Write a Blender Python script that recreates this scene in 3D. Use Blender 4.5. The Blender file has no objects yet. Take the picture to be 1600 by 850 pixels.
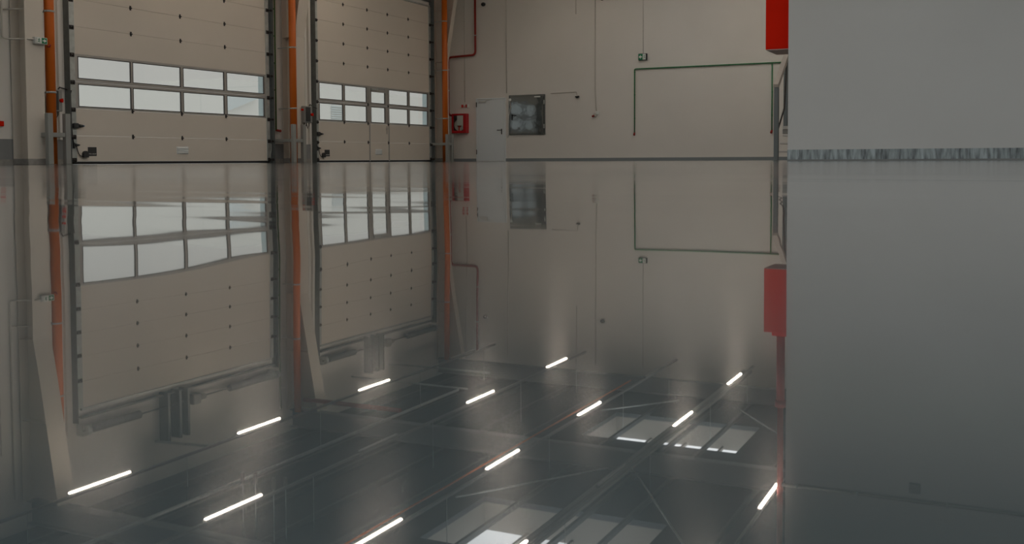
import bpy, math, random
from mathutils import Vector, Matrix
random.seed(7)
SC = bpy.context.scene
COL = SC.collection
# ------------------------------------------------------------------ camera, world, exposure
cam_d = bpy.data.cameras.new('camera')
cam = bpy.data.objects.new('camera', cam_d)
COL.objects.link(cam)
cam_d.sensor_width = 36.0
cam_d.lens = 36.0 * 1614.0 / 1600.0
cam_d.shift_y = -(425.0 - 323.8) / 1600.0
cam_d.clip_start = 0.01
cam_d.clip_end = 300
_r = Vector((0.89804873, 0.43986587, -0.00514623))
_u = Vector((-0.01549048, 0.04331316, 0.99894145))
_f = Vector((-0.43962315, 0.89701838, -0.04571106))
cam.matrix_world = Matrix(((_r.x, _u.x, -_f.x, 0.0), (_r.y, _u.y, -_f.y, 0.0), (_r.z, _u.z, -_f.z, 0.047), (0, 0, 0, 1)))
SC.camera = cam
SC.view_settings.view_transform = 'Standard'
SC.view_settings.look = 'None'
SC.view_settings.gamma = 1.0
SC.view_settings.use_curve_mapping = False
SC.view_settings.exposure = 0.0
SC.cycles.max_bounces = 10
SC.cycles.diffuse_bounces = 5
SC.cycles.glossy_bounces = 5
SC.cycles.transparent_max_bounces = 12
SC.cycles.caustics_reflective = False
SC.cycles.caustics_refractive = False
SC.cycles.sample_clamp_indirect = 6.0
SKY = (0.462, 0.455, 0.432)
LAMP_RADIANCE = 56.0
SKYLIGHT_RADIANCE = 2.9
w = bpy.data.worlds.new('overcast_sky')
SC.world = w
w.use_nodes = True
_nt = w.node_tree
_tc = _nt.nodes.new('ShaderNodeTexCoord')
_sx = _nt.nodes.new('ShaderNodeSeparateXYZ')
_nt.links.new(_tc.outputs['Generated'], _sx.inputs[0])
_cr = _nt.nodes.new('ShaderNodeValToRGB')          # overcast sky: the zenith is about three times as bright as the horizon
_cr.color_ramp.elements[0].position = 0.16
_cr.color_ramp.elements[0].color = (*SKY, 1)
_cr.color_ramp.elements[1].position = 1.0
_cr.color_ramp.elements[1].color = (1.0, 1.02, 1.03, 1)
_nt.links.new(_sx.outputs['Z'], _cr.inputs['Fac'])
_nt.links.new(_cr.outputs['Color'], _nt.nodes['Background'].inputs[0])
_nt.nodes['Background'].inputs[1].default_value = 1.0

# ------------------------------------------------------------------ materials
def mat(name, col, rough=0.6, metal=0.0, noise=0.0, nscale=6.0, bump=0.0, bscale=40.0, spec=0.5, stretch=(1, 1, 1), alpha=None):
    m = bpy.data.materials.new(name)
    m.use_nodes = True
    nt = m.node_tree
    b = nt.nodes['Principled BSDF']
    b.inputs['Base Color'].default_value = (*col, 1)
    b.inputs['Roughness'].default_value = rough
    b.inputs['Metallic'].default_value = metal
    b.inputs['Specular IOR Level'].default_value = spec
    if noise or bump:
        tc = nt.nodes.new('ShaderNodeNewGeometry')
        mp = nt.nodes.new('ShaderNodeMapping')
        mp.inputs['Scale'].default_value = stretch
        nt.links.new(tc.outputs['Position'], mp.inputs['Vector'])
    if noise:
        n = nt.nodes.new('ShaderNodeTexNoise')
        n.inputs['Scale'].default_value = nscale
        n.inputs['Detail'].default_value = 5
        nt.links.new(mp.outputs[0], n.inputs['Vector'])
        r = nt.nodes.new('ShaderNodeValToRGB')
        r.color_ramp.elements[0].position = 0.3
        r.color_ramp.elements[1].position = 0.7
        r.color_ramp.elements[0].color = (*[c * (1 - noise) for c in col], 1)
        r.color_ramp.elements[1].color = (*[min(1, c * (1 + noise)) for c in col], 1)
        nt.links.new(n.outputs['Fac'], r.inputs['Fac'])
        nt.links.new(r.outputs['Color'], b.inputs['Base Color'])
    if bump:
        n2 = nt.nodes.new('ShaderNodeTexNoise')
        n2.inputs['Scale'].default_value = bscale
        n2.inputs['Detail'].default_value = 2
        nt.links.new(mp.outputs[0], n2.inputs['Vector'])
        bp = nt.nodes.new('ShaderNodeBump')
        bp.inputs['Strength'].default_value = 1.0
        bp.inputs['Distance'].default_value = bump
        nt.links.new(n2.outputs['Fac'], bp.inputs['Height'])
        nt.links.new(bp.outputs[0], b.inputs['Normal'])
    return m

def emit(name, col, s):
    m = bpy.data.materials.new(name)
    m.use_nodes = True
    nt = m.node_tree
    nt.nodes.clear()
    e = nt.nodes.new('ShaderNodeEmission')
    e.inputs[0].default_value = (*col, 1)
    e.inputs[1].default_value = s
    o = nt.nodes.new('ShaderNodeOutputMaterial')
    nt.links.new(e.outputs[0], o.inputs[0])
    return m

def glass(name):
    m = bpy.data.materials.new(name)
    m.use_nodes = True
    nt = m.node_tree
    nt.nodes.clear()
    t = nt.nodes.new('ShaderNodeBsdfTransparent')
    t.inputs[0].default_value = (0.97, 0.985, 0.98, 1)
    g = nt.nodes.new('ShaderNodeBsdfGlossy')
    g.inputs['Roughness'].default_value = 0.02
    mx = nt.nodes.new('ShaderNodeMixShader')
    o = nt.nodes.new('ShaderNodeOutputMaterial')
    mx.inputs[0].default_value = 0.06
    nt.links.new(t.outputs[0], mx.inputs[1])
    nt.links.new(g.outputs[0], mx.inputs[2])
    nt.links.new(mx.outputs[0], o.inputs[0])
    return m

M = {}
M['wall'] = mat('wall_paint', (0.80, 0.765, 0.71), 0.75, noise=0.025, nscale=0.7)
M['partition'] = mat('partition_paint', (0.62, 0.62, 0.60), 0.7, noise=0.02, nscale=0.6)
M['door'] = mat('door_sheet', (0.76, 0.69, 0.60), 0.55, noise=0.02, nscale=0.9)
M['frame'] = mat('aluminium_frame', (0.46, 0.44, 0.41), 0.45, 0.3)
M['galv'] = mat('galvanised_steel', (0.50, 0.53, 0.51), 0.45, 0.55, noise=0.12, nscale=9)
M['dark_galv'] = mat('dark_galvanised', (0.20, 0.215, 0.21), 0.5, 0.5, noise=0.1, nscale=8)
M['black'] = mat('black_rubber', (0.008, 0.008, 0.009), 0.55)
M['hinge'] = mat('hinge_steel', (0.045, 0.04, 0.038), 0.5, 0.4)
M['plinth'] = mat('plinth_paint', (0.26, 0.265, 0.26), 0.7, noise=0.08, nscale=3)
M['curb'] = mat('bare_concrete', (0.33, 0.31, 0.28), 0.8, noise=0.15, nscale=9)
M['skirt'] = mat('grey_skirting', (0.25, 0.28, 0.29), 0.55)
M['zinc'] = mat('streaky_coating', (0.31, 0.355, 0.365), 0.5, 0.0, noise=0.6, nscale=14.0, stretch=(1.5, 1.5, 0.25))
M['column'] = mat('column_paint', (0.72, 0.655, 0.57), 0.6, noise=0.02, nscale=1.5)
M['orange'] = mat('orange_pipe', (0.72, 0.16, 0.012), 0.45)
M['red'] = mat('red_enamel', (0.74, 0.016, 0.002), 0.6, spec=0.06)
M['redpipe'] = mat('red_pipe_paint', (0.30, 0.018, 0.010), 0.5)
M['cabinet'] = mat('cabinet_red', (0.50, 0.008, 0.012), 0.35)
M['post'] = mat('grey_steel_paint', (0.34, 0.345, 0.32), 0.5, 0.2)
M['stair'] = mat('stair_steel', (0.20, 0.225, 0.23), 0.5, 0.2)
M['rail'] = mat('rail_paint', (0.44, 0.40, 0.35), 0.5)
M['tread'] = mat('tread_white', (0.58, 0.56, 0.53), 0.6)
M['green'] = mat('green_tube', (0.035, 0.20, 0.075), 0.45)
M['green_dark'] = mat('olive_tube', (0.06, 0.14, 0.03), 0.45)
M['white'] = mat('white_plastic', (0.62, 0.62, 0.58), 0.5)
M['conduit'] = mat('conduit_grey', (0.60, 0.565, 0.51), 0.5)
M['boxgrey'] = mat('enclosure_grey', (0.30, 0.30, 0.28), 0.5)
M['boxdark'] = mat('enclosure_dark', (0.035, 0.037, 0.037), 0.5)
M['steel_door'] = mat('door_grey_paint', (0.80, 0.845, 0.86), 0.4)
M['film'] = mat('dark_film_steel', (0.22, 0.245, 0.255), 0.08, 0.92, noise=0.12, nscale=2.2, bump=0.003, bscale=3.0)
M['greensign'] = mat('sign_green', (0.01, 0.22, 0.09), 0.4)
M['redsign'] = mat('sign_red', (0.62, 0.05, 0.04), 0.4)
M['signwhite'] = mat('sign_white', (0.80, 0.82, 0.77), 0.4)
M['blue'] = mat('blue_cap', (0.03, 0.13, 0.26), 0.4)
M['glass'] = glass('clear_pane')
M['ceiling'] = mat('deck_sheet', (0.055, 0.068, 0.074), 0.7, noise=0.05, nscale=1.0)
M['beam'] = mat('roof_steel', (0.24, 0.25, 0.25), 0.6)
M['purlin'] = mat('purlin_zinc', (0.11, 0.12, 0.12), 0.5, 0.3)
M['well'] = mat('skylight_well', (0.30, 0.275, 0.235), 0.6)
M['lamp_off'] = mat('lamp_diffuser_off', (0.55, 0.55, 0.52), 0.4)
M['lamp_body'] = mat('lamp_housing', (0.22, 0.22, 0.21), 0.4)
M['lamp'] = emit('lamp_glow', (1.0, 0.85, 0.70), LAMP_RADIANCE)
M['pane'] = emit('skylight_pane', (0.95, 0.985, 1.0), SKYLIGHT_RADIANCE)
M['outside'] = mat('apron_concrete', (0.74, 0.75, 0.74), 0.9, noise=0.03, nscale=0.5)
M['reveal'] = mat('door_reveal', (0.56, 0.67, 0.70), 0.7)
M['silver'] = mat('silver_grip', (0.82, 0.84, 0.83), 0.45)
M['outwall'] = mat('annex_sheet', (0.80, 0.79, 0.755), 0.8)
M['outgrey'] = mat('annex_grey', (0.66, 0.71, 0.72), 0.8)

def floor_material():
    m = bpy.data.materials.new('epoxy_floor')
    m.use_nodes = True
    nt = m.node_tree
    b = nt.nodes['Principled BSDF']
    b.inputs['Roughness'].default_value = 0.16
    b.inputs['Specular IOR Level'].default_value = 0.06
    b.inputs['Coat Weight'].default_value = 1.0
    b.inputs['Coat IOR'].default_value = 1.5
    g = nt.nodes.new('ShaderNodeNewGeometry')
    # trowel waves: the surface tilts by a few thousandths, in waves of a few decimetres
    last = g.outputs['Normal']
    ln = nt.nodes.new('ShaderNodeVectorMath'); ln.operation = 'LENGTH'
    nt.links.new(g.outputs['Position'], ln.inputs[0])
    calm = nt.nodes.new('ShaderNodeMapRange')      # the best trowelled patch lies round the origin
    calm.interpolation_type = 'SMOOTHSTEP'
    calm.inputs['From Min'].default_value = 0.30
    calm.inputs['From Max'].default_value = 1.0
    calm.inputs['To Min'].default_value = 0.15
    nt.links.new(ln.outputs['Value'], calm.inputs['Value'])
    haze = nt.nodes.new('ShaderNodeMapRange')      # farther out the resin is slightly duller
    haze.interpolation_type = 'SMOOTHSTEP'
    haze.inputs['From Min'].default_value = 0.30
    haze.inputs['From Max'].default_value = 3.2
    haze.inputs['To Min'].default_value = 0.012
    haze.inputs['To Max'].default_value = 0.115
    nt.links.new(ln.outputs['Value'], haze.inputs['Value'])
    nt.links.new(haze.outputs[0], b.inputs['Coat Roughness'])
    for sc, amp in (((0.45, 5.0, 1.0), 0.017), ((1.5, 14.0, 1.0), 0.014)):
        n = nt.nodes.new('ShaderNodeTexNoise')
        n.inputs['Scale'].default_value = 1.0
        n.inputs['Detail'].default_value = 0.0
        mp = nt.nodes.new('ShaderNodeMapping')
        mp.inputs['Scale'].default_value = sc
        mp.inputs['Rotation'].default_value = (0, 0, -0.35)
        nt.links.new(g.outputs['Position'], mp.inputs['Vector'])
        nt.links.new(mp.outputs[0], n.inputs['Vector'])
        a = nt.nodes.new('ShaderNodeVectorMath'); a.operation = 'SUBTRACT'
        a.inputs[1].default_value = (0.5, 0.5, 0.5)
        nt.links.new(n.outputs['Color'], a.inputs[0])
        a2 = nt.nodes.new('ShaderNodeVectorMath'); a2.operation = 'MULTIPLY'
        a2.inputs[1].default_value = (amp * 0.25, amp, 0.0)
        nt.links.new(a.outputs[0], a2.inputs[0])
        a4 = nt.nodes.new('ShaderNodeVectorMath'); a4.operation = 'SCALE'
        nt.links.new(a2.outputs[0], a4.inputs[0]); nt.links.new(calm.outputs[0], a4.inputs['Scale'])
        a3 = nt.nodes.new('ShaderNodeVectorMath'); a3.operation = 'ADD'
        nt.links.new(last, a3.inputs[0]); nt.links.new(a4.outputs[0], a3.inputs[1])
        last = a3.outputs[0]
    nm = nt.nodes.new('ShaderNodeVectorMath'); nm.operation = 'NORMALIZE'
    nt.links.new(last, nm.inputs[0])
    nt.links.new(nm.outputs[0], b.inputs['Normal'])
    nt.links.new(nm.outputs[0], b.inputs['Coat Normal'])
    n2 = nt.nodes.new('ShaderNodeTexNoise')
    n2.inputs['Scale'].default_value = 0.8
    n2.inputs['Detail'].default_value = 4
    nt.links.new(g.outputs['Position'], n2.inputs['Vector'])
    r = nt.nodes.new('ShaderNodeValToRGB')
    r.color_ramp.elements[0].color = (0.054, 0.070, 0.074, 1)
    r.color_ramp.elements[1].color = (0.068, 0.084, 0.087, 1)
    nt.links.new(n2.outputs['Fac'], r.inputs['Fac'])
    nt.links.new(r.outputs['Color'], b.inputs['Base Color'])
    return m
M['floor'] = floor_material()

# ------------------------------------------------------------------ mesh helpers
WORLD = {}
def tag(o, label=None, cat=None, group=None, kind=None):
    if label: o['label'] = label
    if cat: o['category'] = cat
    if group: o['group'] = group
    if kind: o['kind'] = kind
    return o

def thing(name, loc, label, cat, group=None, kind=None):
    o = bpy.data.objects.new(name, None)
    o.empty_display_size = 0.1
    o.location = loc
    COL.objects.link(o)
    WORLD[o.name] = Vector(loc)
    return tag(o, label, cat, group, kind)

class MB:
    """collects shapes in world coordinates; build() links them as one mesh object"""
    def __init__(s):
        s.v = []; s.f = []; s.mi = []; s.sm = []
    def add(s, vs, fs, mi=0, smooth=False):
        k = len(s.v)
        s.v += [Vector(p) for p in vs]
        for f in fs:
            s.f.append([k + i for i in f]); s.mi.append(mi); s.sm.append(smooth)
        return s
    def box(s, x0, x1, y0, y1, z0, z1, mi=0, bev=0.0):
        x0, x1 = min(x0, x1), max(x0, x1); y0, y1 = min(y0, y1), max(y0, y1); z0, z1 = min(z0, z1), max(z0, z1)
        b = min(bev, 0.45 * min(x1 - x0, y1 - y0, z1 - z0))
        if b <= 0:
            vs = [(x, y, z) for z in (z0, z1) for y in (y0, y1) for x in (x0, x1)]
            return s.add(vs, [(0, 2, 3, 1), (4, 5, 7, 6), (0, 1, 5, 4), (2, 6, 7, 3), (0, 4, 6, 2), (1, 3, 7, 5)], mi)
        # chamfered box : 24 vertices, three per corner
        vs = []; idx = {}
        for i, (x, dx) in enumerate(((x0, b), (x1, -b))):
            for j, (y, dy) in enumerate(((y0, b), (y1, -b))):
                for k, (z, dz) in enumerate(((z0, b), (z1, -b))):
                    idx[(i, j, k)] = len(vs)
                    vs += [(x, y + dy, z + dz), (x + dx, y, z + dz), (x + dx, y + dy, z)]
        F = []
        def q(l, n):
            a, c, d = [Vector(vs[t]) for t in l[:3]]
            if (c - a).cross(d - a).dot(Vector(n)) < 0: l = l[::-1]
            F.append(tuple(l))
        for i in (0, 1):
            q([idx[(i, 0, 0)], idx[(i, 1, 0)], idx[(i, 1, 1)], idx[(i, 0, 1)]], (2 * i - 1, 0, 0))
            q([idx[(0, i, 0)] + 1, idx[(1, i, 0)] + 1, idx[(1, i, 1)] + 1, idx[(0, i, 1)] + 1], (0, 2 * i - 1, 0))
            q([idx[(0, 0, i)] + 2, idx[(1, 0, i)] + 2, idx[(1, 1, i)] + 2, idx[(0, 1, i)] + 2], (0, 0, 2 * i - 1))
        for a in (0, 1):
            for c in (0, 1):
                sa, sc = 2 * a - 1, 2 * c - 1
                q([idx[(0, a, c)] + 1, idx[(1, a, c)] + 1, idx[(1, a, c)] + 2, idx[(0, a, c)] + 2], (0, sa, sc))
                q([idx[(a, 0, c)], idx[(a, 1, c)], idx[(a, 1, c)] + 2, idx[(a, 0, c)] + 2], (sa, 0, sc))
                q([idx[(a, c, 0)], idx[(a, c, 1)], idx[(a, c, 1)] + 1, idx[(a, c, 0)] + 1], (sa, sc, 0))
        for (i, j, k), t in idx.items():
            q([t, t + 1, t + 2], (2 * i - 1, 2 * j - 1, 2 * k - 1))
        return s.add(vs, F, mi)
    def tube(s, pts, r, n=12, mi=0, cap=True, r2=None, up=None):
        pts = [Vector(p) for p in pts]
        vs = []; fs = []
        L = len(pts)
        prev = None
        for i, p in enumerate(pts):
            d = (pts[min(i + 1, L - 1)] - pts[max(i - 1, 0)]).normalized()
            if prev is None:
                a = Vector((0, 0, 1)) if abs(d.z) < 0.9 else Vector((1, 0, 0))
                e1 = d.cross(a).normalized()
            else:
                e1 = (prev - d * prev.dot(d)).normalized()
            prev = e1
            e2 = d.cross(e1)
            rr = r if r2 is None else r + (r2 - r) * i / (L - 1)
            for k in range(n):
                t = 2 * math.pi * k / n
                vs.append(p + e1 * (rr * math.cos(t)) + e2 * (rr * math.sin(t)))
        for i in range(L - 1):
            for k in range(n):
                fs.append((i * n + k, i * n + (k + 1) % n, (i + 1) * n + (k + 1) % n, (i + 1) * n + k))
        s.add(vs, fs, mi, True)
        if cap:
            s.add([vs[k] for k in range(n)], [tuple(range(n - 1, -1, -1))], mi)
            s.add([vs[(L - 1) * n + k] for k in range(n)], [tuple(range(n))], mi)
        return s
    def prism(s, poly, axis, a, b, mi=0):
        """poly of 2-D points in the two other axes (in xyz order), extruded along axis from a to b"""
        n = len(poly)
        def P(p, t):
            return (t, p[0], p[1]) if axis == 'x' else ((p[0], t, p[1]) if axis == 'y' else (p[0], p[1], t))
        vs = [P(p, a) for p in poly] + [P(p, b) for p in poly]
        fs = [tuple(range(n - 1, -1, -1)), tuple(range(n, 2 * n))]
        for i in range(n):
            fs.append((i, (i + 1) % n, n + (i + 1) % n, n + i))
        return s.add(vs, fs, mi)
    def ball(s, c, r, n=12, mi=0, sc=(1, 1, 1)):
        vs = []; fs = []
        m = n // 2
        for i in range(m + 1):
            ph = math.pi * i / m
            for k in range(n):
                t = 2 * math.pi * k / n
                vs.append((c[0] + sc[0] * r * math.sin(ph) * math.cos(t), c[1] + sc[1] * r * math.sin(ph) * math.sin(t), c[2] + sc[2] * r * math.cos(ph)))
        for i in range(m):
            for k in range(n):
                fs.append((i * n + k, (i + 1) * n + k, (i + 1) * n + (k + 1) % n, i * n + (k + 1) % n))
        return s.add(vs, fs, mi, True)
    def torus(s, c, R, r, axis='y', n=24, k=8, mi=0):
        pts = []
        for i in range(n + 1):
            t = 2 * math.pi * i / n
            a, b = R * math.cos(t), R * math.sin(t)
            pts.append((c[0] + a, c[1], c[2] + b) if axis == 'y' else ((c[0], c[1] + a, c[2] + b) if axis == 'x' else (c[0] + a, c[1] + b, c[2])))
        return s.tube(pts, r, k, mi, cap=False)
    def build(s, name, mats, parent=None, label=None, cat=None, group=None, kind=None, fix=True):
        if not isinstance(mats, (list, tuple)): mats = [mats]
        if parent is not None:
            base = WORLD[parent.name]
        else:
            base = Vector((sum(v.x for v in s.v) / len(s.v), sum(v.y for v in s.v) / len(s.v), min(v.z for v in s.v)))
        me = bpy.data.meshes.new(name)
        me.from_pydata([v - base for v in s.v], [], s.f)
        for m in mats: me.materials.append(m)
        for p, i, sm in zip(me.polygons, s.mi, s.sm):
            p.material_index = i; p.use_smooth = sm
        if fix:
            import bmesh
            bm = bmesh.new(); bm.from_mesh(me)
            bmesh.ops.remove_doubles(bm, verts=bm.verts, dist=1e-5)
            bmesh.ops.recalc_face_normals(bm, faces=bm.faces)
            bm.to_mesh(me); bm.free()
        o = bpy.data.objects.new(name, me)
        COL.objects.link(o)
        if parent is not None:
            o.parent = parent
        else:
            o.location = base
        WORLD[o.name] = base
        return tag(o, label, cat, group, kind)

def copy_part(src, parent, off):
    c = src.copy()
    COL.objects.link(c)
    c.parent = parent
    c.location = Vector(src.location) + Vector(off)
    WORLD[c.name] = WORLD[parent.name] + c.location
    return c

def arc(p0, p1, p2, r, n=6):
    """points of a rounded corner at p1"""
    p0, p1, p2 = Vector(p0), Vector(p1), Vector(p2)
    a = (p0 - p1).normalized(); b = (p2 - p1).normalized()
    out = []
    for i in range(n + 1):
        t = i / n
        out.append((p1 + a * r) * (1 - t) ** 2 + p1 * (2 * t * (1 - t)) + (p1 + b * r) * t * t)
    return out

def pipe_path(pts, r=0.1):
    out = [Vector(pts[0])]
    for i in range(1, len(pts) - 1):
        out += arc(pts[i - 1], pts[i], pts[i + 1], r)
    out.append(Vector(pts[-1]))
    return out

# ------------------------------------------------------------------ the setting
A = 17.4287            # inner face of the sectional doors is x = -A
WL = -17.5             # inner face of the left wall
WLO = -17.68
YB = 30.7              # back wall
YP, XP = 18.0, -3.555  # corner of the partition block on the right
YF, XR = -4.0, 4.6     # the hall goes on open behind and to the right
ZR = 7.2               # underside of the roof deck
D1 = (15.2, 21.2)
D2 = (23.40, 29.40)

def lines(lo, hi, n, k):
    a, b = math.asinh(lo * k), math.asinh(hi * k)
    return [math.sinh(a + (b - a) * i / n) / k for i in range(n + 1)]

def build_floor():
    xs = lines(WLO, XR, 170, 5.0)
    ys = lines(YF, YB + 0.2, 180, 5.0)
    mb = MB()
    vs = [(x, y, floor_height(x, y)) for y in ys for x in xs]
    n = len(xs)
    fs = [(j * n + i, j * n + i + 1, (j + 1) * n + i + 1, (j + 1) * n + i) for j in range(len(ys) - 1) for i in range(n - 1)]
    mb.add(vs, fs, 0, True)
    mb.box(WLO, XR, YF, YB + 0.2, -0.2, -0.02)
    return mb.build('floor', M['floor'], kind='structure', label='glossy grey poured resin floor mirroring the whole hall', cat='floor')

# the poured floor is not quite flat: gentle dips and rises of a few millimetres round the viewpoint, given as
# radial slopes (log distance, azimuth, weight in thousandths) and summed outwards from the lowest spot
DIPS = [
    (-0.850, -0.851, 1.928), (-0.664, -0.690, 8.464), (0.166, -0.851, -5.181), (0.278, -0.689, 3.716), (-0.359, -0.853, -8.430), (-0.155, -0.691, -0.652),
    (-0.953, -0.884, 3.464), (-0.504, -0.638, -2.553), (-0.364, -0.535, 12.388), (0.366, -0.638, 0.590), (0.540, -0.539, -7.363), (-0.778, -0.488, -5.883),
    (-0.579, -0.335, -6.496), (-0.710, -0.327, -2.383), (-0.226, -0.456, -5.355), (0.633, -0.424, 6.634), (-0.793, -0.214, 3.854), (0.312, -0.506, -2.485),
    (-0.599, -0.208, 1.293), (-1.339, -0.815, -2.798), (-1.382, -0.683, -0.033), (-1.344, -0.519, 0.512), (-1.410, -0.332, 0.237), (-1.391, -0.212, -0.149),
    (-1.549, -0.869, 1.047), (-1.625, -0.642, 0.417), (-1.646, -0.394, -0.215), (-1.615, -0.182, -0.109), (-1.942, -0.762, -0.249), (-1.994, -0.394, 0.017),
    (-1.852, -0.097, 0.071), (-0.763, -0.099, -0.057), (-0.012, -0.046, -1.169), (1.386, -0.850, 0.227), (1.386, -0.600, 0.103), (1.386, -0.400, 0.134),
    (1.386, -0.200, 0.282), (1.386, 0.000, 0.349), (0.875, -0.850, -1.239), (0.875, -0.600, 0.030), (0.875, -0.400, -1.477), (0.875, -0.200, -1.290),
    (0.875, 0.000, -1.650)]
R_N, A_N = 90, 40
R_LO, R_HI, A_LO, A_HI = math.log(0.05), math.log(15.0), -1.0, 0.15
def _radial_table():
    tab = []
    for j in range(A_N + 1):
        a = A_LO + (A_HI - A_LO) * j / A_N
        h, prev, col = 0.0, 0.0, []
        for i in range(R_N + 1):
            l = R_LO + (R_HI - R_LO) * i / R_N
            s = sum(wt * 1e-3 * math.exp(-((l - p) ** 2 + (a - q) ** 2) / (2 * 0.30 ** 2)) for p, q, wt in DIPS)
            if i:
                h -= 0.5 * (s + prev) * (math.exp(l) - math.exp(l - (R_HI - R_LO) / R_N))
            prev = s
            col.append(h)
        tab.append(col)
    return tab
_TAB = _radial_table()
def _ease(t):
    t = max(0.0, min(1.0, t))
    return t * t * (3 - 2 * t)
def floor_height(x, y):
    r = math.hypot(x, y)
    if r < 0.05: return 0.0
    a = math.atan2(x, y)
    fa = 1 - _ease((abs(a - (A_LO + A_HI) / 2) - 0.62) / 0.9)
    u = (max(A_LO, min(A_HI, a)) - A_LO) / (A_HI - A_LO) * A_N
    v = (min(math.log(r), R_HI) - R_LO) / (R_HI - R_LO) * R_N
    i, j = min(int(v), R_N - 1), min(int(u), A_N - 1)
    p, q = v - i, u - j
    h = (_TAB[j][i] * (1 - p) + _TAB[j][i + 1] * p) * (1 - q) + (_TAB[j + 1][i] * (1 - p) + _TAB[j + 1][i + 1] * p) * q
    return h * fa * (1 - _ease((r - 3.0) / 9.5))
build_floor()

# left wall with two openings
mb = MB()
for y0, y1 in ((YF, D1[0] - 0.03), (D1[1] + 0.03, D2[0] - 0.03), (D2[1] + 0.03, YB + 0.2)):
    mb.box(WLO, WL, y0, y1, 0, ZR)
for y0, y1 in (D1, D2):
    mb.box(WLO, WL, y0 - 0.03, y1 + 0.03, 5.05, ZR)
for y0, y1 in (D1, D2):
    mb.box(WLO, WL - 0.001, y1 + 0.002, y1 + 0.03, 0.06, 5.05, 1)
mb.build('wall_left', [M['wall'], M['reveal']], kind='structure', label='beige sheet wall holding the two overhead doors', cat='wall')
mb = MB().box(WL, XR, YB, YB + 0.2, 0, ZR)
mb.build('wall_back', M['wall'], kind='structure', label='long pale rear wall behind the steel door', cat='wall')
mb = MB().box(XP, XR, YP, YP + 0.2, 0, ZR).box(XP, XP + 0.2, YP + 0.2, YB, 0, ZR)
mb.build('wall_right', M['partition'], kind='structure', label='plain grey partition wall coming forward on the right', cat='wall')

MB().box(WLO, XR + 0.2, YF - 0.2, YF, 0, 1.2).box(WLO, XR + 0.2, YF - 0.2, YF, 6.4, ZR).box(WLO, -16.6, YF - 0.2, YF, 1.2, 6.4).box(-6.6, -6.2, YF - 0.2, YF, 1.2, 6.4).box(3.9, XR + 0.2, YF - 0.2, YF, 1.2, 6.4).build('wall_front', M['wall'], kind='structure', label='beige front wall of the hall with two long unseen openings added to let daylight in', cat='wall')  # wall out of view, its openings added to bring more daylight inside
MB().box(XR, XR + 0.2, YF, YP, 0, ZR).build('wall_side', M['wall'], kind='structure', label='beige side wall of the hall opposite the doors', cat='wall')

# plinths and skirtings
mb = MB()
for y0, y1 in ((YF, 14.95), (21.5, 23.1), (29.68, YB - 0.01)):
    mb.box(WL, WL + 0.03, y0, y1, 0.11, 0.50)
    mb.box(WL, WL + 0.035, y0, y1, 0.0, 0.11, 1)
mb.build('baseboard_left', [M['plinth'], M['curb']], kind='structure', label='dark grey plinth along the foot of the overhead door wall', cat='baseboard')
mb = MB().box(WL + 0.04, -16.36, YB - 0.025, YB, 0, 0.10).box(-15.25, XP, YB - 0.025, YB, 0, 0.10)
mb.build('baseboard_back', M['skirt'], kind='structure', label='low grey skirting along the rear wall', cat='baseboard')
mb = MB().box(XP - 0.004, XR, YP - 0.012, YP, 0.03, 0.197).box(XP - 0.004, XR, YP - 0.008, YP, 0.0, 0.03, 1)
mb.build('baseboard_right', [M['zinc'], M['plinth']], kind='structure', label='streaky grey brushed skirting under the right partition wall', cat='baseboard')

# vertical sheet profiles on the left wall
n = 0
for (y0, y1, d, nm) in ((13.30, 13.36, 0.03, 'pale vertical joint strip left of the first column'), (14.60, 14.72, 0.05, 'beige vertical jamb strip beside the first orange pipe'),
                    (14.80, 14.88, 0.07, 'second beige jamb strip nearer the large overhead door'), (22.86, 22.95, 0.05, 'vertical jamb strip right of the second column'),
                    (23.02, 23.10, 0.07, 'vertical jamb strip beside the second overhead door')):
    n += 1
    MB().box(WL, WL + d, y0, y1, 0.5, 5.6).build('trim_%d' % n, M['wall'], kind='structure', label=nm, cat='trim')

# roof deck with skylight openings
SKY_Y = [(-1.0, 4.5), (7.2, 12.6), (16.8, 19.5), (25.0, 27.7)]  # first two bays lie out of view, large skylights added to brighten the hall
SKY_X = [(-10.25, -6.15), (-2.6, 4.0)]  # second range is unseen, added as extra light in the front bays
mb = MB()
ys = [YF] + [v for p in SKY_Y for v in p] + [YB + 0.2]
for i in range(len(ys) - 1):
    if i % 2 == 0:
        mb.box(WLO, XR, ys[i], ys[i + 1], ZR, ZR + 0.12)
    else:
        xs = [WLO] + [v for p in SKY_X[:2 if i < 4 else 1] for v in p] + [XR]
        for j in range(0, len(xs) - 1, 2):
            mb.box(xs[j], xs[j + 1], ys[i], ys[i + 1], ZR, ZR + 0.12)
mb.build('ceiling', M['ceiling'], kind='structure', label='dark sheet metal roof deck', cat='ceiling')

# ------------------------------------------------------------------ skylights
def skylight(x0, x1, y0, y1, label):
    t = thing('skylight', ((x0 + x1) / 2, (y0 + y1) / 2, ZR + 0.12), label, 'skylight', 'skylights in the roof deck')
    h = ZR + 0.72
    w = MB()
    w.box(x0 - 0.06, x0, y0 - 0.06, y1 + 0.06, ZR + 0.12, h).box(x1, x1 + 0.06, y0 - 0.06, y1 + 0.06, ZR + 0.12, h)
    w.box(x0, x1, y0 - 0.06, y0, ZR + 0.12, h).box(x0, x1, y1, y1 + 0.06, ZR + 0.12, h)
    w.build('well', M['well'], t)
    MB().box(x0 - 0.06, x1 + 0.06, y0 - 0.06, y1 + 0.06, h, h + 0.03).build('pane', M['pane'], t)
    for k in range(1, 4):
        x = x0 + (x1 - x0) * k / 4
        MB().box(x - 0.03, x + 0.03, y0, y1, h - 0.08, h).build('glazing_bar', M['well'], t)
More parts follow.
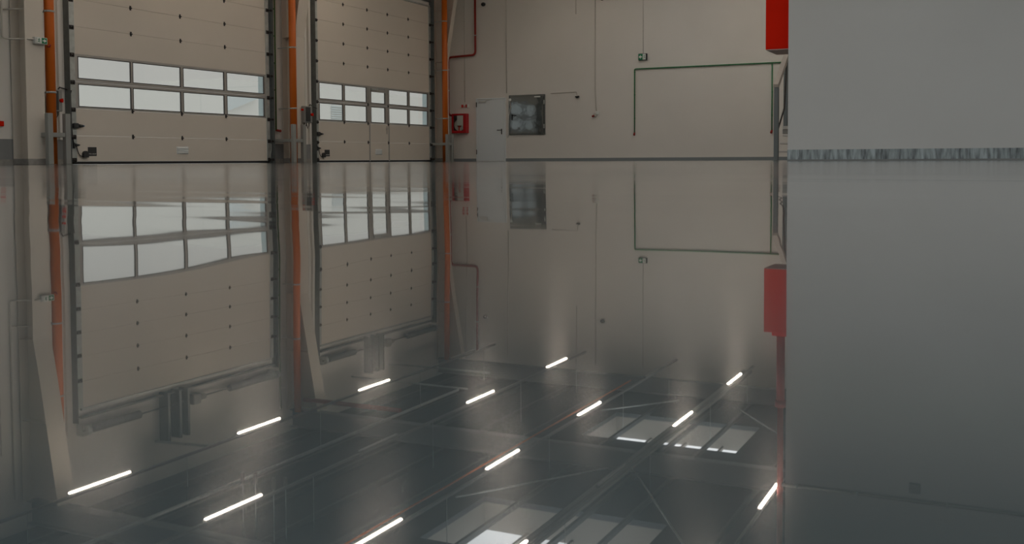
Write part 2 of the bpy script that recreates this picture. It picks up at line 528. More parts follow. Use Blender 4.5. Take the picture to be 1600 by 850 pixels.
for i, (x0, x1) in enumerate(SKY_X):
    for j, (y0, y1) in enumerate(SKY_Y):
        side = 'above the middle lamp rows' if i == 0 else 'above the right partition side'
        bay = ['foremost roof bay, added out of view for light', 'second roof bay from the front, added out of view for light', 'third roof bay from the front', 'roof bay nearest the rear wall'][j]
        if i == 1 and j > 1: continue
        skylight(x0, x1, y0, y1, 'pale rectangular skylight %s in the %s' % (side, bay))

# ------------------------------------------------------------------ portal frames: columns, rafters, purlins
COLS = [(13.93, 'first'), (22.12, 'second'), (29.93, 'third')]
for yc, nm in [(5.75, 'foremost')] + COLS:
    where = {'foremost': 'nearest the front of the hall', 'first': 'left of the large overhead door', 'second': 'between the two overhead doors', 'third': 'in the rear corner of the hall'}[nm]
    HW = 0.115 if nm == 'third' else 0.205
    t = thing('steel_column', (-17.25, yc, 0), 'beige tapered steel column %s' % where, 'column', 'portal columns along the door wall')
    fl = MB()
    prof = [(-17.07, 0.0), (-17.05, 0.0), (-17.05, 3.3), (-16.47, 6.55), (-16.49, 6.55), (-17.07, 3.3)]
    prof = [(-17.07, 0.12), (-17.05, 0.12), (-17.05, 3.3), (-16.47, 6.55), (-16.49, 6.55), (-17.07, 3.3)]
    fl.prism(prof, 'y', yc - HW, yc + HW)
    fl.build('inner_flange', M['column'], t)
    MB().prism([(-17.45, 0.12), (-17.07, 0.12), (-17.07, 3.3), (-16.49, 6.55), (-17.45, 6.55)], 'y', yc - 0.01, yc + 0.01).build('web', M['column'], t)
    MB().box(-17.46, -17.45, yc - HW, yc + HW, 0.12, 6.6).build('outer_flange', M['column'], t)
    MB().box(-17.46, -17.03, yc - HW - 0.01, yc + HW + 0.01, 0.0, 0.12, bev=0.008).build('base_block', M['curb'], t, label='bare concrete base block')
    st = MB()
    for z in (3.3, 5.0):
        st.box(-17.45, -17.07 + max(0, (z - 3.3) * 0.178), yc - HW + 0.02, yc - 0.01, z - 0.006, z + 0.006)
    st.build('stiffener', M['column'], t)
    r = thing('roof_beam', (-6.5, yc, 6.55), 'grey steel rafter spanning the hall over the %s column' % nm, 'beam', 'rafters across the hall')
    xe = XR if yc < YP else XP - 0.02
    if nm == 'third': xe = XP - 0.02
    MB().box(-17.45, xe, yc - 0.13, yc + 0.13, 6.60, 6.62).build('bottom_flange', M['beam'], r)
    MB().box(-17.45, xe, yc - 0.008, yc + 0.008, 6.62, 7.05).build('web', M['beam'], r)
    MB().box(-17.45, xe, yc - 0.13, yc + 0.13, 7.05, 7.07).build('top_flange', M['beam'], r)
PX = [-16.6, -15.3, -14.0, -12.7, -11.4, -9.3, -7.75, -6.9, -5.0, -3.8, -2.4, -1.0, 0.4, 1.8, 3.2]
for i, x in enumerate(PX):
    MB().box(x - 0.025, x + 0.025, YF, YB if x < XP else YP, 7.08, 7.2).box(x - 0.025, x + 0.045, YF, YB if x < XP else YP, 7.07, 7.08).build('roof_purlin', M['purlin'], None,
        'zinc roof purlin running front to back, %s from the door wall' % ['first', 'second', 'third', 'fourth', 'fifth', 'sixth', 'seventh', 'eighth', 'ninth', 'tenth', 'eleventh', 'twelfth', 'thirteenth', 'fourteenth', 'fifteenth'][i],
        'purlin', 'purlins under the roof deck')

# diagonal bracing rods under the deck
def rod(p, q, label):
    MB().tube([p, q], 0.02, 8).build('brace_rod', M['galv'], None, label, 'brace rod', 'wind bracing under the roof')
rod((-7.75, 21.9, 6.90), (-5.3, 17.8, 6.90), 'thin brace rod slanting towards the right partition in the middle bay')
rod((-10.35, 18.4, 6.90), (-8.2, 21.6, 6.90), 'thin brace rod crossing near the middle skylight')
rod((-10.3, 26.6, 6.90), (-8.7, 28.6, 6.90), 'thin brace rod over the rear skylight')
rod((-6.8, 28.2, 6.90), (-5.4, 26.2, 6.90), 'thick brace rod near the red riser at the rear')

# struts and trays below the rafters
def strut(p, q, r, label, mname='beam'):
    MB().tube([p, q], r, 8).build('pipe_strut', M[mname], None, label, 'pipe', 'service pipes under the rafters')
strut((-17.45, 26.9, 6.25), (-14.0, 27.0, 6.25), 0.03, 'thin service pipe leaving the wall above the wicket door', 'galv')
strut((-17.4, 24.8, 6.25), (-13.55, 24.8, 6.25), 0.025, 'second service pipe above the wicket door', 'galv')
strut((-17.4, 17.15, 6.25), (-15.9, 17.4, 6.25), 0.03, 'service pipe above the large overhead door', 'galv')
strut((-16.85, 21.85, 6.25), (-13.9, 21.9, 6.25), 0.06, 'dull red pipe near the second column under the roof', 'redpipe')
strut((-13.4, 8.0, 6.1), (-13.4, 24.0, 6.1), 0.035, 'long pale pipe between the first two lamp rows', 'galv')
strut((-9.65, 8.0, 6.12), (-9.65, 27.2, 6.12), 0.018, 'thin orange pipe beside the middle lamp row', 'orange')
t = thing('cable_tray', (-7.1, 18, 6.25), 'broad pale cable tray above the lamp row near the partition', 'cable tray')
MB().box(-7.28, -7.02, 9.0, 30.5, 6.24, 6.25).build('tray_floor', M['post'], t)
MB().box(-7.285, -7.28, 9.0, 30.5, 6.24, 6.30).box(-7.02, -7.015, 9.0, 30.5, 6.24, 6.30).build('tray_side', M['post'], t)

# ------------------------------------------------------------------ lamp rows
ROWS = [(-15.55, 'nearest the door wall'), (-12.3, 'second from the door wall'), (-9.3, 'in the middle of the hall'), (-6.95, 'under the cable tray'), (-3.95, 'beside the partition wall')]
LY = [13.93, 18.5, 23.22, 28.1]
LON = {0: (1, 1, 1, 0), 1: (1, 0, 1, 1), 2: (1, 1, 1, 0), 3: (1, 0, 1, 1), 4: (1, 1, 1, 1)}
ORD = ['fourth from the rear', 'third from the rear', 'second from the rear', 'rearmost']
first = {}
def strip_lamp(x, y, on, label):
    t = thing('strip_lamp', (x, y, 6.0), label, 'lamp', 'strip lamps hung in rows under the roof')
    if on not in first:
        h = MB().prism([(x - 0.03, 6.06), (x - 0.045, 6.03), (x - 0.045, 6.02), (x + 0.045, 6.02), (x + 0.045, 6.03), (x + 0.03, 6.06)], 'y', y - 0.74, y + 0.74).build('lamp_housing', M['lamp_body'], t)
        d = MB().prism([(x - 0.028, 6.02), (x - 0.024, 6.0), (x, 5.994), (x + 0.024, 6.0), (x + 0.028, 6.02)], 'y', y - 0.72, y + 0.72).build('lamp_diffuser', M['lamp'] if on else M['lamp_off'], t)
        first[on] = (h, d)
    else:
        for s in first[on]: copy_part(s, t, (0, 0, 0))
for i, (x, rn) in enumerate(ROWS):
    t = thing('lamp_rail', (x, 19.0, 6.06), 'slim pale lamp rail %s' % rn, 'lamp rail', 'lamp rails running front to back')
    MB().box(x - 0.025, x + 0.025, 8.0, 30.4, 6.06, 6.11).build('rail', M['lamp_body'], t)
    for k, y in enumerate((10.0, 12.3, 16.2, 20.8, 25.6, 29.6)):
        MB().tube([(x, y, 6.11), (x, y, 7.2)], 0.006, 6).build('hanger_wire', M['galv'], t)
    for k, y in enumerate(LY):
        strip_lamp(x, y, LON[i][k], '%s strip lamp, %s, in the row %s' % ('glowing' if LON[i][k] else 'unlit', ORD[k], rn))

def hang_wire(x, y, z0, label):
    t = thing('suspension_wire', (x, y, z0), label, 'wire', 'suspension wires with clamps under the roof')
    MB().tube([(x, y, z0 + 0.22), (x, y, 7.2)], 0.008, 6).build('wire', M['galv'], t)
    MB().box(x - 0.03, x + 0.03, y - 0.03, y + 0.03, z0, z0 + 0.22, bev=0.01).build('clamp', M['lamp_body'], t)
hang_wire(-13.27, 15.28, 5.9, 'thin suspension wire with a clamp, left one of the near pair')
hang_wire(-13.05, 15.38, 5.9, 'thin suspension wire with a clamp, right one of the near pair')
hang_wire(-12.62, 15.39, 5.95, 'thin suspension wire by the second lamp row, left one of the pair')
hang_wire(-12.42, 15.50, 5.95, 'thin suspension wire by the second lamp row, right one of the pair')

# ------------------------------------------------------------------ sectional overhead doors
ZS = [0.06] + [0.593 + 0.56 * k for k in range(9)]
def sectional_door(name, y0, y1, panes, hinges, label, wicket=None):
    t = thing(name, (-A, (y0 + y1) / 2, 0), label, 'door', kind='structure')
    xi, xo = -A, -A - 0.042
    def sheet(za, zb, ya=y0, yb=y1):
        return MB().box(xo, xi, ya, yb, za + 0.002, zb - 0.002, bev=0.002)
    gaps = [(y0, y1)]
    if wicket:
        gaps = [(y0, wicket[0]), (wicket[0] + 0.012, wicket[1] - 0.012), (wicket[1], y1)]
    for k in range(9):
        za, zb = ZS[k], ZS[k + 1]
        if k in (2, 3):
            zl, zh = (1.192, 1.660) if k == 2 else (1.772, 2.225)
            f = MB()
            def bar(ya, yb, a, b, d=0.0): f.box(xo, xi + d, ya, yb, a, b, bev=0.004)
            segs = panes
            f_y0, f_y1 = y0, y1
            bar(y0, y1, za + 0.003, zl); bar(y0, y1, zh, zb - 0.003)
            ee = [y0] + [v for p in segs for v in p[:2]] + [y1]
            for i in range(0, len(ee), 2):
                bar(ee[i], ee[i + 1], zl, zh)
            o = f.build('window_section', M['frame'], t, label='grey framed window section')
            g = MB()
            for p in segs: g.box(-A - 0.03, -A - 0.022, p[0], p[1], zl, zh)
            g.build('pane', M['glass'], o)
            b = MB()
            for p in segs:
                for (ya, yb, a, c) in ((p[0], p[1], zl, zl + 0.014), (p[0], p[1], zh - 0.014, zh), (p[0], p[0] + 0.014, zl + 0.014, zh - 0.014), (p[1] - 0.014, p[1], zl + 0.014, zh - 0.014)):
                    b.box(-A - 0.022, -A + 0.003, ya, yb, a, c)
            b.build('glazing_bead', M['hinge'], o, label='dark glazing bead')
        elif wicket and k < 4:
            m_ = MB()
            for ya, yb in gaps: m_.box(xo, xi, ya, yb, za + 0.002, zb - 0.002, bev=0.002)
            m_.build('door_section', M['door'], t)
        else:
            sheet(za, zb).build('door_section', M['door'], t)
    # hinges
    src = None
    for k in range(1, 9):
        z = ZS[k]
        for y in hinges:
            if k in (3, 4) and not (k == 3 and wicket and y in hinges[1:3]): continue
            if src is None:
                h = MB()
                h.box(-A, -A + 0.006, y - 0.026, y + 0.026, z - 0.05, z - 0.008, bev=0.003).box(-A, -A + 0.006, y - 0.026, y + 0.026, z + 0.008, z + 0.05, bev=0.003)
                h.tube([(-A + 0.012, y - 0.03, z), (-A + 0.012, y + 0.03, z)], 0.016, 10)
                src = h.build('hinge', M['hinge'], t, label='small dark hinge'); s0 = (y, z)
            else:
                copy_part(src, t, (0, y - s0[0], z - s0[1]))
    # end stiles, guide rails, roller brackets
    for s, ye in ((-1, y0), (1, y1)):
        a, b = (ye - 0.13, ye) if s < 0 else (ye, ye + 0.13)
        MB().box(-A - 0.02, -A + 0.012, a, b, 0.05, 5.07, bev=0.004).build('end_stile', M['galv'], t, label='galvanised end stile')
        g0 = ye + s * 0.145; g1 = ye + s * 0.205
        g = MB().box(-A - 0.06, -A + 0.10, g1, g1 + s * 0.008, 0.0, 5.35).box(-A - 0.06, -A - 0.052, g0, g1, 0.0, 5.35).box(-A + 0.05, -A + 0.058, g0 + s * 0.03, g1, 0.0, 5.35)
        g.build('guide_rail', M['dark_galv'], t, label='dark vertical guide rail')
        rb = None
        for k in range(0, 9):
            z = (ZS[k] if k else 0.12) - 0.03
            if rb is None:
                r = MB()
                yc = ye + s * 0.075
                r.box(-A + 0.012, -A + 0.02, yc - 0.055, yc + 0.055, z - 0.045, z + 0.045, bev=0.003)
                r.box(-A + 0.02, -A + 0.075, yc - 0.012, yc + 0.012, z - 0.03, z + 0.02, bev=0.003)
                r.tube([(-A + 0.07, yc - 0.03, z), (-A + 0.07, yc + s * 0.12, z)], 0.012, 8)
                r.tube([(-A + 0.07, yc + s * 0.06, z), (-A + 0.07, yc + s * 0.11, z)], 0.028, 12)
                rb = r.build('roller_bracket', M['hinge'], t, label='dark roller bracket'); z0 = z
            else:
                copy_part(rb, t, (0, 0, z - z0))
    MB().box(-A - 0.03, -A + 0.004, y0 - 0.1, y1 + 0.1, 0.003, 0.06, bev=0.008).build('bottom_seal', M['black'], t, label='black rubber bottom seal')
    MB().box(-A - 0.04, -A + 0.03, y0 - 0.05, y1 + 0.05, 5.075, 5.12).build('top_rail', M['galv'], t)
    # counterbalance shaft with springs
    xs, zs = -A + 0.16, 5.5
    MB().tube([(xs, y0 - 0.15, zs), (xs, y1 + 0.15, zs)], 0.018, 10).build('spring_shaft', M['dark_galv'], t)
    for a, b in ((y0 + 0.1, y0 + 1.38), (y1 - 1.74, y1 - 0.05)):
        sp = MB(); n = 46
        pts = [(xs, a, zs), (xs, b, zs)]
        sp.tube(pts, 0.082, 16)
        for k in range(n):
            yy = a + (b - a) * (k + 0.5) / n
            sp.torus((xs, yy, zs), 0.082, 0.008, 'y', 14, 5)
        sp.build('torsion_spring', M['dark_galv'], t, label='dark coiled torsion spring')
    for ye in (y0 - 0.05, y1 + 0.05):
        MB().tube([(xs, ye - 0.05, zs), (xs, ye + 0.05, zs)], 0.11, 18).box(-A - 0.05, xs, ye - 0.09, ye - 0.075, zs - 0.12, zs + 0.12).build('cable_drum', M['galv'], t)
    yc = (y0 + y1) / 2 - 0.8
    for dy in (0.0, 0.36, 0.62):
        MB().box(-A - 0.06, -A + 0.22, yc + dy - 0.035, yc + dy + 0.035, 5.2, 6.3, bev=0.006).build('support_post', M['dark_galv'], t)
    MB().box(xs - 0.06, xs + 0.14, yc + 0.7, yc + 0.95, zs - 0.12, zs + 0.12, bev=0.02).tube([(xs + 0.04, yc + 0.95, zs), (xs + 0.04, yc + 1.15, zs)], 0.07, 14).build('drive_motor', M['boxgrey'], t)
    MB().box(-A - 0.045, -A + 0.09, y0 - 0.1, y1 + 0.1, 5.24, 5.27).build('header_track', M['dark_galv'], t)
    return t

door1 = sectional_door('door_1', D1[0], D1[1], [(15.275, 16.69), (16.745, 18.187), (18.265, 19.645), (19.735, 21.13)], (16.714, 18.199, 19.685),
    'large beige sectional overhead door with four panes in each window row')
WK = (25.925, 26.965)
door2 = sectional_door('door_2', D2[0], D2[1], [(23.465, 24.577), (24.668, 25.783), (26.012, 26.776), (26.993, 28.088), (28.19, 29.312)], (24.628, 25.84, 26.94, 28.147),
    'beige sectional overhead door with a wicket door, next to the rear corner', WK)

# wicket door extras
fr = MB()
for ya, yb in ((WK[0] - 0.03, WK[0] + 0.02), (WK[1] - 0.02, WK[1] + 0.03)):
    fr.box(-A + 0.001, -A + 0.014, ya, yb, 0.03, 2.26, bev=0.003)
fr.box(-A + 0.001, -A + 0.014, WK[0] + 0.02, WK[1] - 0.02, 2.215, 2.26, bev=0.003)
fr.build('wicket_frame', M['frame'], door2, label='grey wicket door frame')
MB().box(-A + 0.001, -A + 0.016, 26.012, 26.776, 2.105, 2.205, bev=0.004).build('wicket_top_rail', M['frame'], door2)
MB().box(-A + 0.014, -A + 0.07, 25.98, 26.30, 2.15, 2.21, bev=0.01).tube([(-A + 0.045, 26.25, 2.215), (-A + 0.06, 26.62, 2.23)], 0.008, 6).build('door_closer', M['galv'], door2)
MB().box(-A, -A + 0.012, 26.83, 26.88, 0.86, 1.10, bev=0.004).tube([(-A + 0.012, 26.855, 1.02), (-A + 0.05, 26.855, 1.02), (-A + 0.05, 26.74, 1.02)], 0.01, 8).build('door_handle', M['frame'], door2)

def text_mesh(txt, size, loc, rot, parent, m, name='lettering'):
    cu = bpy.data.curves.new(name, 'FONT')
    cu.body = txt; cu.size = size; cu.align_x = 'CENTER'; cu.align_y = 'CENTER'; cu.extrude = 0.0015
    tmp = bpy.data.objects.new('tmp', cu)
    COL.objects.link(tmp)
    dg = bpy.context.evaluated_depsgraph_get()
    me = bpy.data.meshes.new_from_object(tmp.evaluated_get(dg))
    bpy.data.objects.remove(tmp)
    me.name = name
    me.transform(Matrix.Translation(Vector(loc) - WORLD[parent.name]) @ rot)
    me.materials.clear(); me.materials.append(m)
    o = bpy.data.objects.new(name, me)
    COL.objects.link(o); o.parent = parent
    WORLD[o.name] = WORLD[parent.name]
    return o
ROT_L = Matrix(((0, 0, 1, 0), (1, 0, 0, 0), (0, 1, 0, 0), (0, 0, 0, 1)))   # text on a plane facing +x
ROT_B = Matrix(((1, 0, 0, 0), (0, 0, -1, 0), (0, 1, 0, 0), (0, 0, 0, 1)))  # text on a plane facing -y
for d, y0, y1 in ((door1, 15.478, 15.706), (door2, 23.668, 23.905)):
    p = MB().box(-A, -A + 0.006, y0, y1, 0.175, 0.36, bev=0.002).build('maker_plate', M['boxdark'], d, label='black plate with white lettering')
    text_mesh('ASSA ABLOY', 0.034, (-A + 0.008, (y0 + y1) / 2, 0.218), ROT_L, p, M['signwhite'])
for d, y0, y1 in ((door1, 18.01, 18.39), (door2, 26.21, 26.57)):
    g = MB()
    g.box(-A, -A + 0.008, y0, y1, 0.225, 0.395, bev=0.003)
    for k in range(4):
        z = 0.24 + k * 0.037
        g.prism([(-A + 0.008, z), (-A + 0.026, z + 0.004), (-A + 0.026, z + 0.014), (-A + 0.008, z + 0.03)], 'y', y0 + 0.02, y1 - 0.02)
    g.build('grip_vent', M['silver'], d, label='silver louvred grip')
def edge_sensors(d, y0):
    ys = y0 - 0.02
    s = MB().box(-A + 0.012, -A + 0.07, ys - 0.09, ys + 0.04, 0.74, 0.85, bev=0.015).tube([(-A + 0.045, ys + 0.04, 0.795), (-A + 0.045, ys + 0.15, 0.795)], 0.038, 12, r2=0.022)
    o = s.build('edge_sensor', M['boxdark'], d, label='black plug shaped sensor')
    MB().tube([(-A + 0.045, ys + 0.15, 0.795), (-A + 0.045, ys + 0.185, 0.795)], 0.022, 12, r2=0.012).build('sensor_tip', M['blue'], o, label='blue sensor tip')
    MB().box(-A + 0.012, -A + 0.06, ys - 0.1, ys - 0.06, 0.33, 0.45, bev=0.01).tube([(-A + 0.04, ys - 0.06, 0.40), (-A + 0.04, ys + 0.06, 0.40)], 0.035, 12, r2=0.014).build('cable_gland', M['boxdark'], d)
    pts = [(-A + 0.04, ys - 0.02, 0.37), (-A + 0.04, ys + 0.0, 0.30), (-A + 0.035, ys + 0.035, 0.22), (-A + 0.03, ys + 0.08, 0.175), (-A + 0.03, ys + 0.17, 0.165)]
    MB().tube(pts, 0.009, 8).build('sensor_cable', M['black'], d)
    MB().prism([(ys + 0.15 + 0.0, 0.145), (ys + 0.275, 0.145), (ys + 0.275, 0.235), (ys + 0.25, 0.268), (ys + 0.21, 0.28), (ys + 0.175, 0.268), (ys + 0.15, 0.235)], 'x', -A, -A + 0.06).build('junction_box', M['boxdark'], d)
    pts = [(-A + 0.03, ys - 0.13, 1.5), (-A + 0.03, ys - 0.125, 0.9), (-A + 0.03, ys - 0.11, 0.6), (-A + 0.03, ys - 0.085, 0.42)]
    MB().tube(pts, 0.012, 8).build('feed_cable', M['black'], d)
edge_sensors(door1, D1[0]); edge_sensors(door2, D2[0])
# hoist cable loops at the foot of the large door's right rail
MB().tube([(-A + 0.06, D1[1] + 0.07, 0.12), (-A + 0.07, D1[1] + 0.05, 0.22), (-A + 0.07, D1[1] + 0.09, 0.34), (-A + 0.06, D1[1] + 0.10, 0.5)], 0.01, 6).build('lift_cable', M['galv'], door1)

# ------------------------------------------------------------------ steel door and film covered hatch in the back wall
t = thing('door_3', (-15.8, YB, 0), 'grey single leaf steel door in the rear wall', 'door', kind='structure')
MB().box(-16.36, -16.31, YB - 0.03, YB, 0, 2.11, bev=0.006).box(-15.30, -15.25, YB - 0.03, YB, 0, 2.11, bev=0.006).box(-16.31, -15.30, YB - 0.03, YB, 2.06, 2.11, bev=0.006).build('door_frame', M['steel_door'], t)
MB().box(-16.305, -15.305, YB - 0.022, YB, 0.008, 2.055, bev=0.004).build('door_leaf', M['steel_door'], t)
MB().box(-15.42, -15.385, YB - 0.032, YB - 0.022, 0.90, 1.08, bev=0.004).tube([(-15.40, YB - 0.03, 1.04), (-15.40, YB - 0.075, 1.04), (-15.55, YB - 0.075, 1.04)], 0.012, 8).build('door_handle', M['black'], t, label='black lever handle')
MB().box(-16.24, -15.97, YB - 0.075, YB - 0.022, 1.965, 2.02, bev=0.008).tube([(-15.98, YB - 0.06, 2.03), (-15.72, YB - 0.09, 2.06)], 0.008, 6).tube([(-16.24, YB - 0.05, 2.07), (-15.72, YB - 0.09, 2.06)], 0.007, 6).build('door_closer', M['white'], t, label='pale door closer')
for z in (0.24, 1.82):
    MB().tube([(-16.335, YB - 0.04, z), (-16.335, YB - 0.04, z + 0.16)], 0.014, 10).build('door_hinge', M['hinge'], t)

t = thing('door_4', (-14.47, YB, 0.87), 'shiny dark steel hatch with crinkled film, set above floor level in the rear wall', 'door', kind='structure')
MB().box(-15.13, -15.09, YB - 0.03, YB, 0.865, 2.175, bev=0.004).box(-13.86, -13.82, YB - 0.03, YB, 0.865, 2.175, bev=0.004).box(-15.09, -13.86, YB - 0.03, YB, 2.135, 2.175, bev=0.004).box(-15.09, -13.86, YB - 0.03, YB, 0.865, 0.90, bev=0.004).build('door_frame', M['film'], t)
MB().box(-15.085, -13.865, YB - 0.04, YB, 0.905, 2.13, bev=0.004).build('door_leaf', M['film'], t)
MB().box(-15.02, -14.985, YB - 0.05, YB - 0.04, 1.36, 1.55, bev=0.004).tube([(-15.0, YB - 0.05, 1.51), (-15.0, YB - 0.09, 1.51), (-14.87, YB - 0.09, 1.51)], 0.012, 8).build('door_handle', M['black'], t, label='black lever handle')
MB().box(-14.20, -13.98, YB - 0.046, YB - 0.04, 2.08, 2.12).build('paper_label', M['signwhite'], t, label='small white paper label')
MB().tube([(-15.07, YB - 0.04, 2.03), (-15.07, YB - 0.06, 2.03)], 0.045, 16).build('round_detector', M['signwhite'], t, label='round white disc')
for z in (1.08, 1.86):
    MB().box(-13.87, -13.83, YB - 0.055, YB - 0.04, z, z + 0.12, bev=0.004).tube([(-13.845, YB - 0.055, z - 0.01), (-13.845, YB - 0.055, z + 0.13)], 0.013, 10).build('door_hinge', M['galv'], t)
pts = [(-15.08, YB - 0.055, 1.98), (-15.05, YB - 0.055, 1.80), (-15.09, YB - 0.05, 1.62), (-15.11, YB - 0.05, 1.5), (-15.13, YB - 0.04, 1.2), (-15.14, YB - 0.04, 0.9), (-15.17, YB - 0.04, 0.78)]
MB().tube(pts, 0.012, 8).build('loose_cable', M['white'], t)

# ------------------------------------------------------------------ rain pipes, guards and boxes at the columns
def downpipe(x, y, label):
    t = thing('downpipe', (x, y, 0), label, 'pipe', 'orange downpipes at the columns')
    MB().tube([(x, y, 0), (x, y, 6.58)], 0.092, 20).build('pipe', M['orange'], t)
    for z in (1.42, 3.0, 4.6):
        MB().tube([(x, y, z - 0.018), (x, y, z + 0.018)], 0.099, 20).box(WL + 0.002, x - 0.09, y - 0.012, y + 0.012, z - 0.012, z + 0.012).box(x - 0.02, x + 0.02, y + 0.095, y + 0.12, z - 0.016, z + 0.016).box(x - 0.02, x + 0.02, y - 0.12, y - 0.095, z - 0.016, z + 0.016).build('pipe_clamp', M['galv'], t, label='bright steel clamp')
downpipe(-17.1, 14.325, 'orange downpipe at the column left of the large overhead door')
downpipe(-17.02, 21.79, 'orange downpipe between the two overhead doors')
downpipe(-16.99, 29.70, 'orange downpipe beside the red hydrant cabinet')

def guard(ya, yb, xback, label, h=1.0, xf=-16.86):
    t = thing('pipe_guard', (xf, (ya + yb) / 2, 0), label, 'guard rail', 'steel guards round the downpipe feet')
    for y in (ya, yb):
        MB().box(xf - 0.05, xf + 0.05, y - 0.06, y + 0.06, 0.008, h, bev=0.008).build('post', M['post'], t)
        MB().box(xf - 0.08, xf + 0.08, y - 0.085, y + 0.085, 0.0, 0.008).build('base_plate', M['post'], t)
    MB().box(xf - 0.035, xf + 0.035, ya + 0.06, yb - 0.06, 0.535, 0.625, bev=0.008).build('front_rail', M['post'], t)
    MB().box(xback, xf - 0.05, ya - 0.035, ya + 0.035, 0.535, 0.625, bev=0.008).build('side_rail', M['post'], t)
guard(14.06, 14.47, -17.05, 'grey steel guard at the foot of the first orange downpipe')
guard(21.58, 21.99, -17.46, 'grey steel guard at the foot of the downpipe between the doors')
guard(29.52, 29.80, -17.46, 'grey steel guard at the foot of the downpipe in the rear corner', 0.9, -16.81)

def control_box(x0, y0, y1, label, lever):
    t = thing('control_box', (x0, (y0 + y1) / 2, 1.05), label, 'control box', 'door control boxes on the columns')
    MB().box(x0, x0 + 0.13, y0, y1, 1.06, 1.50, bev=0.012).build('enclosure', M['boxgrey'], t)
    MB().box(x0 + 0.13, x0 + 0.142, y0 + 0.02, y1 - 0.1, 1.09, 1.47, bev=0.004).build('front_cover', M['boxdark'], t, label='dark front cover')
    MB().tube([(x0 + 0.13, y1 - 0.05, 1.28), (x0 + 0.175, y1 - 0.05, 1.28)], 0.035, 14).box(x0 + 0.175, x0 + 0.19, y1 - 0.065, y1 - 0.035, 1.24, 1.32).build('main_switch', M['red'], t, label='red main switch')
    MB().tube([(x0 + 0.06, y0, 1.40), (x0 + 0.06, y0 - 0.045, 1.40)], 0.028, 12).build('stop_button', M['red'], t, label='red stop button')
    for k, yy in enumerate((y0 + 0.05, y0 + 0.14, y1 - 0.06)):
        MB().tube([(x0 + 0.06, yy, 1.06), (x0 + 0.065, yy - 0.01, 0.99), (x0 + 0.05, yy - 0.05, 0.95 - 0.02 * k), (x0 + 0.02, yy - 0.06, 1.02)], 0.011, 8).build('cable_loop', M['black'], t)
    pts = [(x0 + 0.06, y1 - 0.05, 1.5), (x0 + 0.05, y1, 1.55), (x0 - 0.1, y1 + 0.25, 1.54), (-17.36, lever - 0.12, 1.50), (-17.385, lever - 0.13, 1.42), (-17.39, lever - 0.135, 0.6)]
    MB().tube(pts, 0.013, 8).build('supply_cable', M['black'], t)
control_box(-17.36, 14.47, 14.71, 'grey control box with red switch partly behind the first downpipe', 15.16)
control_box(-17.05, 22.15, 22.47, 'grey control box with red switch on the column between the doors', 23.36)

def button(y, z, label):
    t = thing('signal_button', (-17.38, y, z), label, 'button', 'small red buttons by the door rails')
    MB().box(WL, -17.40, y - 0.03, y + 0.03, z - 0.03, z + 0.03, bev=0.006).build('button_base', M['boxgrey'], t)
    MB().ball((-17.39, y, z), 0.022, 12).build('button_cap', M['red'], t, label='red cap')
button(14.76, 1.40, 'tiny red button beside the large overhead door')
button(22.98, 1.38, 'tiny red button left of the second overhead door')
MB().box(WL, -17.44, 13.44, 13.53, 0.74, 0.84, bev=0.01).build('call_point', M['red'], None, 'small red fire alarm call point low on the wall at the far left', 'alarm')

# green air line with tap, right of the large door
def air_drop(pts, r, label, clips, taps, m='green', bend=0.05):
    t = thing('air_line', pts[0], label, 'pipe')
    MB().tube(pipe_path(pts, bend), r, 10).build('pipe', M[m], t)
    for c in clips:
        MB().box(c[0] - 0.02, c[0] + 0.02, c[1] - 0.02, c[1] + 0.02, c[2] - 0.02, c[2] + 0.02, bev=0.005).build('pipe_clip', M[m], t)
    for c, d in taps:
        c = Vector(c); d = Vector(d)
        MB().tube([c, c + d], r * 1.5, 10).ball(c + d * 1.1, r * 1.9, 10).build('tap', M['redpipe'], t, label='dull red tap')
    return t
air_drop([(-17.42, 21.575, 0.86), (-17.42, 21.59, 6.5)], 0.02, 'dark green air line beside the right rail of the large door', [(-17.43, 21.58, z) for z in (1.9, 2.6, 3.3, 4.0)], [((-17.42, 21.575, 0.86), (0.02, 0.12, -0.02))], 'green_dark')
MB().box(WL, -17.42, 21.47, 21.53, 1.36, 1.42, bev=0.006).build('limit_switch', M['redpipe'], None, 'tiny dull red switch by the right rail of the large door', 'switch')

# exit sign on the first column
def man(mb, fx, mi=0):
    """running figure from a few strokes; fx maps (u, v) to a point"""
    P = [((0.0, 0.78), 0.085)]
    mb.ball(fx(0.02, 0.82), 0.009, 8, mi)
    for a, b in (((0.0, 0.72), (-0.05, 0.42)), ((0.0, 0.68), (0.18, 0.55)), ((0.0, 0.68), (-0.2, 0.62)), ((-0.05, 0.42), (0.14, 0.28)), ((0.14, 0.28), (0.10, 0.1)), ((-0.05, 0.42), (-0.12, 0.24)), ((-0.12, 0.24), (-0.28, 0.2))):
        mb.tube([fx(*a), fx(*b)], 0.005, 6, mi)
t = thing('exit_sign', (-17.05, 14.0, 2.33), 'small green and white exit sign with a right arrow, on the first column', 'sign', 'exit signs')
MB().box(-17.05, -16.97, 13.88, 14.175, 2.325, 2.46, bev=0.012).build('sign_case', M['white'], t)
MB().box(-16.97, -16.966, 14.035, 14.15, 2.342, 2.448).build('arrow_field', M['greensign'], t, label='green field')
ar = [(14.05, 2.385), (14.085, 2.385), (14.085, 2.36), (14.14, 2.395), (14.085, 2.43), (14.085, 2.405), (14.05, 2.405)]
MB().prism(ar, 'x', -16.966, -16.963).build('arrow', M['signwhite'], t, label='white arrow')
MB().box(-16.97, -16.966, 13.92, 14.03, 2.342, 2.448).build('figure_field', M['signwhite'], t)
m_ = MB(); man(m_, lambda u, v: (-16.965, 13.972 + u * 0.12, 2.345 + v * 0.1)); m_.build('running_figure', M['greensign'], t)
